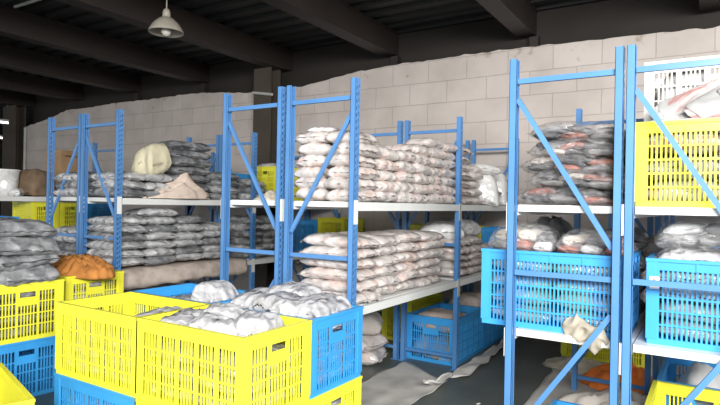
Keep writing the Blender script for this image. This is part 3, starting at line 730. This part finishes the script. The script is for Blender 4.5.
# ------------------------------------------------------------------ crates in the cross aisle
T = .488
LX, RX, FY, BY = -3.375, -2.505, 2.46, 3.05
crate(LX, FY, T, 'yellow', 'left yellow crate of the front block, standing on a blue crate')
crate(RX, FY, T, 'yellow', 'right yellow crate of the front block, full of white bags')
crate(LX-.02, BY, T, 'blue', 'rear left blue crate of the front block, mostly hidden behind yellow')
crate(RX, BY, T, 'blue', 'rear right blue crate of the front block, handle side facing the aisle')
crate(LX, FY, 0, 'blue', 'blue crate on the floor under the left yellow crate')
crate(RX, FY, 0, 'yellow', 'yellow crate on the floor under the right yellow crate')
crate(LX-.02, BY, 0, 'blue', 'blue floor crate at the hidden rear left of the front block')
crate(RX, BY, 0, 'yellow', 'yellow floor crate under the rear right blue crate')
def fill(cx, cy, z, what, n, mat='pale', h=.105):
    for c in range(2):
        for k in range(n):
            bag(cx-.205+c*.41, cy, z+.026+k*h, mat, 'pale bag inside %s, %s layer, %s column' % (what, ORD[k], ('left', 'right')[c]), .40, .535, h*.99, 0, seals=False, group='pale bags inside '+what)
fill(LX, FY, T, 'left yellow front crate', 3)
fill(RX, FY, T, 'right yellow front crate', 3)
fill(LX-.02, BY, T, 'rear left blue crate', 3)
fill(RX, BY, T, 'rear right blue crate', 4)
fill(RX, BY, 0, 'lowest right yellow crate', 3)
fill(LX, FY, 0, 'lowest front blue crate', 3)
def lump(x, y, z, L, Wd, H, rz, tx, ty, label):
    bag(x, y, z, 'pale', label, L, Wd, H, rz, (tx, ty), seals=False, rough=1.7, name='garment_bag', var=7)
lump(LX+.26, FY+.02, T+.36, .34, .42, .09, .1, 0, 0, 'flat pale bag low at the right of the left yellow crate')
lump(RX-.27, FY-.03, T+.36, .34, .40, .12, .3, .05, .05, 'flat pale bag at the left end of the right yellow crate')
lump(RX-.11, FY+.11, T+.36, .34, .17, .18, .45, .12, .0, 'white bag second from left in the right yellow crate')
lump(RX+.03, FY-.10, T+.36, .34, .19, .16, .35, .1, .08, 'white bag in the front middle of the right yellow crate')
lump(RX+.22, FY+.04, T+.36, .30, .25, .18, .3, .05, -.05, 'white bag at the right of the right yellow crate')
lump(LX+.08, BY+.08, T+.34, .34, .22, .23, .4, .1, 0, 'pale bag standing up in the rear left blue crate')
lump(LX-.20, BY+.02, T+.34, .34, .40, .09, 0, 0, 0, 'flat grey bag in the left of the rear left blue crate')
lump(RX-.27, BY+.02, T+.44, .34, .34, .11, .2, 0, 0, 'pale bag at the left of the rear right blue crate')
lump(RX-.03, BY+.12, T+.44, .38, .30, .16, .1, 0, 0, 'pale bag at the back middle of the rear right blue crate')
lump(RX+.06, BY-.12, T+.44, .40, .28, .14, -.1, 0, 0, 'pale bag at the front middle of the rear right blue crate')
lump(RX+.27, BY+.02, T+.44, .30, .46, .13, .1, 0, 0, 'pale bag by the handle end of the rear right blue crate')
# left pair of stacks
SX, SY = -5.30, 2.54
crate(SX, SY, T, 'yellow', 'yellow crate at the left edge heaped with grey shiny bags', 'panel', -.05)
crate(SX, SY, 0, 'blue', 'blue crate on the floor at left edge under the yellow one', 'panel', -.05)
fill(SX, SY, T, 'left edge yellow crate', 4, 'dark')
for k in range(4):
    for c, dx in enumerate((-.22, .215)):
        bag(SX+dx-(.06 if k > 1 else 0)+(.03, -.04, .02, -.05)[k], SY, T+.468+k*.126, 'dark', 'shiny grey bag heaped over the left edge crate, %s layer, %s pile' % (ORD[k], ('left', 'right')[c]), .44 if k == 0 else .50, .48 if k == 0 else .56, .155,
            random.uniform(-.12, .12)*(k > 0), (random.uniform(-.04, .04), (.06, -.05, .08, -.04)[k]), group='shiny grey bags heaped at the left edge', rough=1.7)
crate(-5.41, 3.20, T, 'yellow', 'yellow crate behind the heaped one, topped with orange cloth', 'panel')
crate(-5.41, 3.20, 0, 'blue', 'blue floor crate under the crate with the orange cloth', 'panel')
fill(-5.41, 3.20, T, 'yellow crate with orange cloth', 4, 'grey')
heap('draped_cloth', 'orange', -5.33, 3.19, T+.462, .56, .27, .12, 'orange brown cloth crumpled over the yellow crate at left', 'cloth', 37, sharp=.8, fold=17, peak=(.35, 0), ridge=.75)
crate(-3.89, 1.625, 0, 'yellow', 'empty yellow bin at the lower left corner, seen from above', 'solid', -.268, .94, .58, .51)

# lamp
t = empty('pendant_lamp', (-5.63, 4.47, 3.715), 'bell shaped pendant lamp hanging from the dark roof', 'lamp')
shade = MB().lathe([(.205, .0), (.20, .03), (.15, .11), (.085, .17), (.06, .18), (.055, .18), (.08, .165), (.145, .105), (.195, .028), (.20, .0), (.205, 0)], 36).build('lamp_shade', M['lampshade'], t, smooth=True)
MB().lathe([(0, .285), (.03, .285), (.045, .25), (.05, .18), (0, .18)], 20).build('lamp_cap', M['lampshade'], t, smooth=True)
MB().lathe([(0, -.045), (.04, -.03), (.06, .01), (.05, .08), (.03, .14), (0, .15)], 20).build('bulb', M['lamp_glass'], shade, smooth=True)
MB().tube((0, 0, .28), (0, 0, .705), .008, n=8).build('rod', M['lampshade'], t)
